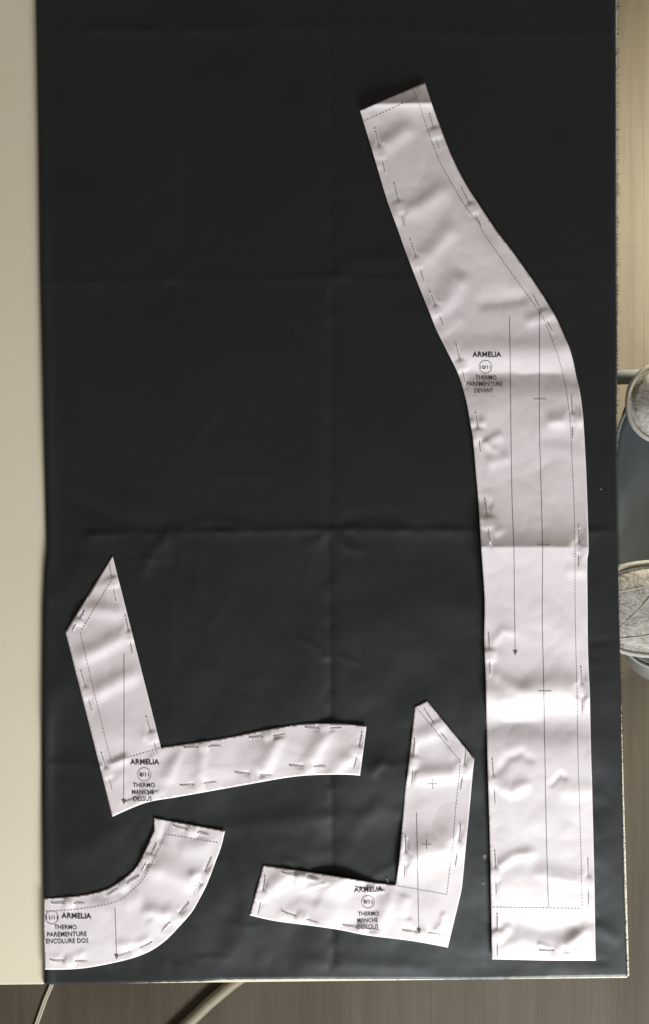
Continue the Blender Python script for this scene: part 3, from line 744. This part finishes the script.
# ------------------------------------------------------------------ chair at the right side
SZ = -0.30
def ring(cx, cy, a, b, n, z, ex=2.6, N=72):
    out = []
    for k in range(N):
        t = 2 * math.pi * k / N; c, s = math.cos(t), math.sin(t)
        out.append(P(cx + a * math.copysign(abs(c) ** (2 / ex), c), cy + b * math.copysign(abs(s) ** (2 / ex), s), 0).to_2d().to_3d() * 1.0)
    s_ = (CAM_H - z) / CAM_H
    return [Vector((v.x * s_, v.y * s_, z)) for v in out]
def loft(name, rings, m, parent, closed=True):
    N = len(rings[0]); V = [v for r in rings for v in r]; F = []
    for i in range(len(rings) - 1):
        for k in range(N):
            k2 = (k + 1) % N; F.append((i * N + k, (i + 1) * N + k, (i + 1) * N + k2, i * N + k2))
    if closed:
        V.append(sum(rings[-1], Vector()) / N); c = len(V) - 1
        for k in range(N): F.append(((len(rings) - 1) * N + k, c, (len(rings) - 1) * N + (k + 1) % N))
    o = mesh(name, V, F, m, parent, True)
    bm = bmesh.new(); bm.from_mesh(o.data); bmesh.ops.recalc_face_normals(bm, faces=bm.faces); bm.to_mesh(o.data); bm.free()
    return o
cc = P(702, 532, SZ)
chair = empty("chair", (cc.x, cc.y, FLOOR_Z))
tag(chair, 'grey plastic shell chair tucked against the right side of the table', 'chair')
X0, Y0 = 722, 531; EX = 5.0
shell = loft("seat_shell", [ring(X0, Y0, 70, 106, 0, SZ - 0.055, EX), ring(X0, Y0, 98, 132, 0, SZ - 0.03, EX), ring(X0, Y0, 108, 140, 0, SZ - 0.006, EX),
     ring(X0, Y0, 107, 138.5, 0, SZ - 0.001, EX), ring(X0, Y0, 101, 128, 0, SZ - 0.004, EX), ring(X0, Y0, 90, 119, 0, SZ - 0.022, EX), ring(X0, Y0, 62, 98, 0, SZ - 0.045, EX), ring(X0, Y0, 30, 50, 0, SZ - 0.052, EX)], M_shell, chair); local(shell, chair)
rim_pts = ring(X0, Y0, 108, 140, 0, SZ - 0.001, EX)
V, F = tube_data(rim_pts + rim_pts[:2], 0.0022, 8)
local(mesh("rim", V, F, M_rim, chair, True), chair)
low = loft("seat_frame", [ring(X0, Y0, 102, 140, 0, SZ - 0.075, EX), ring(X0, Y0, 106, 154, 0, SZ - 0.072, EX), ring(X0, Y0, 106, 154, 0, SZ - 0.058, EX), ring(X0, Y0, 78, 128, 0, SZ - 0.056, EX)], M_frame, chair); local(low, chair)
for sx, sy in ((-1, 1), (1, 1), (1, -1), (-1, -1)):
    a = Vector((cc.x + sx * 0.07, cc.y + sy * 0.12, SZ - 0.06)); b2 = Vector((cc.x + sx * 0.12, cc.y + sy * 0.185, FLOOR_Z + 0.001))
    if sy > 0: b2 = Vector((cc.x + sx * 0.12, cc.y + 0.18, FLOOR_Z + 0.001))
    local(tube("leg", [a, a.lerp(b2, 0.5), b2], [0.013, 0.012, 0.010], M_frame, chair), chair)
q1_ = P(560, 379, -0.40); q2_ = P(800, 372, -0.40)
local(tube("side_rail", [q1_, q1_.lerp(q2_, 0.5), q2_], 0.0105, M_rim, chair), chair)
local(tube("rail_post", [P(700, 376, -0.40), P(700, 395, -0.33)], 0.010, M_frame, chair), chair)
local(tube("rail_post", [P(780, 374, -0.40), P(775, 395, -0.33)], 0.010, M_frame, chair), chair)

def pad(name, cx_, cy_, a, b, z, ex, h, label, seams):
    c0 = P(cx_, cy_, z); root = empty(name, (c0.x, c0.y, z)); tag(root, label, 'cushion')
    rs = [ring(cx_, cy_, a - 2.5, b - 2.5, 0, z - h, ex), ring(cx_, cy_, a, b, 0, z - h * 0.5, ex), ring(cx_, cy_, a - 1.5, b - 1.5, 0, z, ex)]
    rs += [ring(cx_, cy_, a - 5, b - 5, 0, z + 0.001, ex), ring(cx_, cy_, a - 8, b - 8, 0, z - 0.002, ex)]
    for f in (0.84, 0.78, 0.70, 0.6, 0.5, 0.38, 0.25, 0.1):
        rs.append(ring(cx_, cy_, a * f - 2, b * f - 2, 0, z + 0.030 * (1 - f) ** 0.7, ex))
    rs2 = rs[:3]
    body = loft("padding", [rs[0], rs[1], rs[3]] + rs[4:], M_quilt, root)
    for i, v_ in enumerate(body.data.vertices):
        if i >= 72 * 4:
            v_.co.z += 0.0022 * noise.noise(Vector((v_.co.x * 38, v_.co.y * 38, 1.0)))
    local(body, root)
    pr = ring(cx_, cy_, a - 3.0, b - 3.0, 0, z - 0.0005, ex)
    V, F = tube_data(pr + pr[:2], 0.0028, 10); local(mesh("piping", V, F, M_piping, root, True), root)
    for sm_ in seams:
        pts = catmull(sm_, 3)
        q = []
        for x, y in pts:
            f = max(abs((x - cx_) / a) ** ex, 0) + max(abs((y - cy_) / b) ** ex, 0); f = min(f, 1) ** (1 / ex)
            q.append(P(x, y, z + 0.030 * max(1 - f, 0.02) ** 0.7 - 0.0003))
        V, F = tube_data(q, 0.0005, 5); local(mesh("seam", V, F, M_stitch, root, True), root)
    return root
pad("seat_cushion", 672, 403, 47, 43, SZ + 0.018, 2.2, 0.014, 'mottled grey quilted cushion with pale piping, upper one at the right edge',
    [[(634, 410), (650, 414), (672, 410), (705, 416)]])
pad("seat_cushion", 700, 609, 104, 50, SZ + 0.018, 3.8, 0.014, 'pale quilted cushion with leafy stitching, lower one at the right edge',
    [[(606, 594), (630, 590), (660, 586), (720, 588)], [(606, 640), (635, 637), (665, 634), (720, 638)], [(612, 634), (628, 620), (644, 604), (655, 590)], [(620, 604), (636, 612), (650, 622), (670, 634)], [(634, 650), (650, 645), (670, 650)]])

# ------------------------------------------------------------------ on the floor below the table
r_ = 0.0105
pole = tube("pole", [P(268, 955, FLOOR_Z + r_), P(246, 974, FLOOR_Z + r_), P(231, 984.5, FLOOR_Z + r_), P(209, 1003, FLOOR_Z + r_), P(184, 1027, FLOOR_Z + r_), P(120, 1090, FLOOR_Z + r_)], r_, M_pole, None, 20)
tag(pole, 'pale beige round tube on the floor below the table bottom edge', 'tube')
V, F = [], []
c_ = [P(58, 965, FLOOR_Z + 0.003), P(51, 986, FLOOR_Z + 0.003), P(45, 1000, FLOOR_Z + 0.003), P(36.5, 1024, FLOOR_Z + 0.003), P(28, 1060, FLOOR_Z + 0.003), P(5, 1120, FLOOR_Z + 0.003)]
for off in (-0.0021, 0.0021):
    tube_data([p + Vector((off, off * 0.3, 0)) for p in c_], 0.0022, 8, V, F)
cab = mesh("cable", V, F, M_cable, None, True)
tag(cab, 'thin beige twin flex cable on the floor at the bottom left', 'cable')
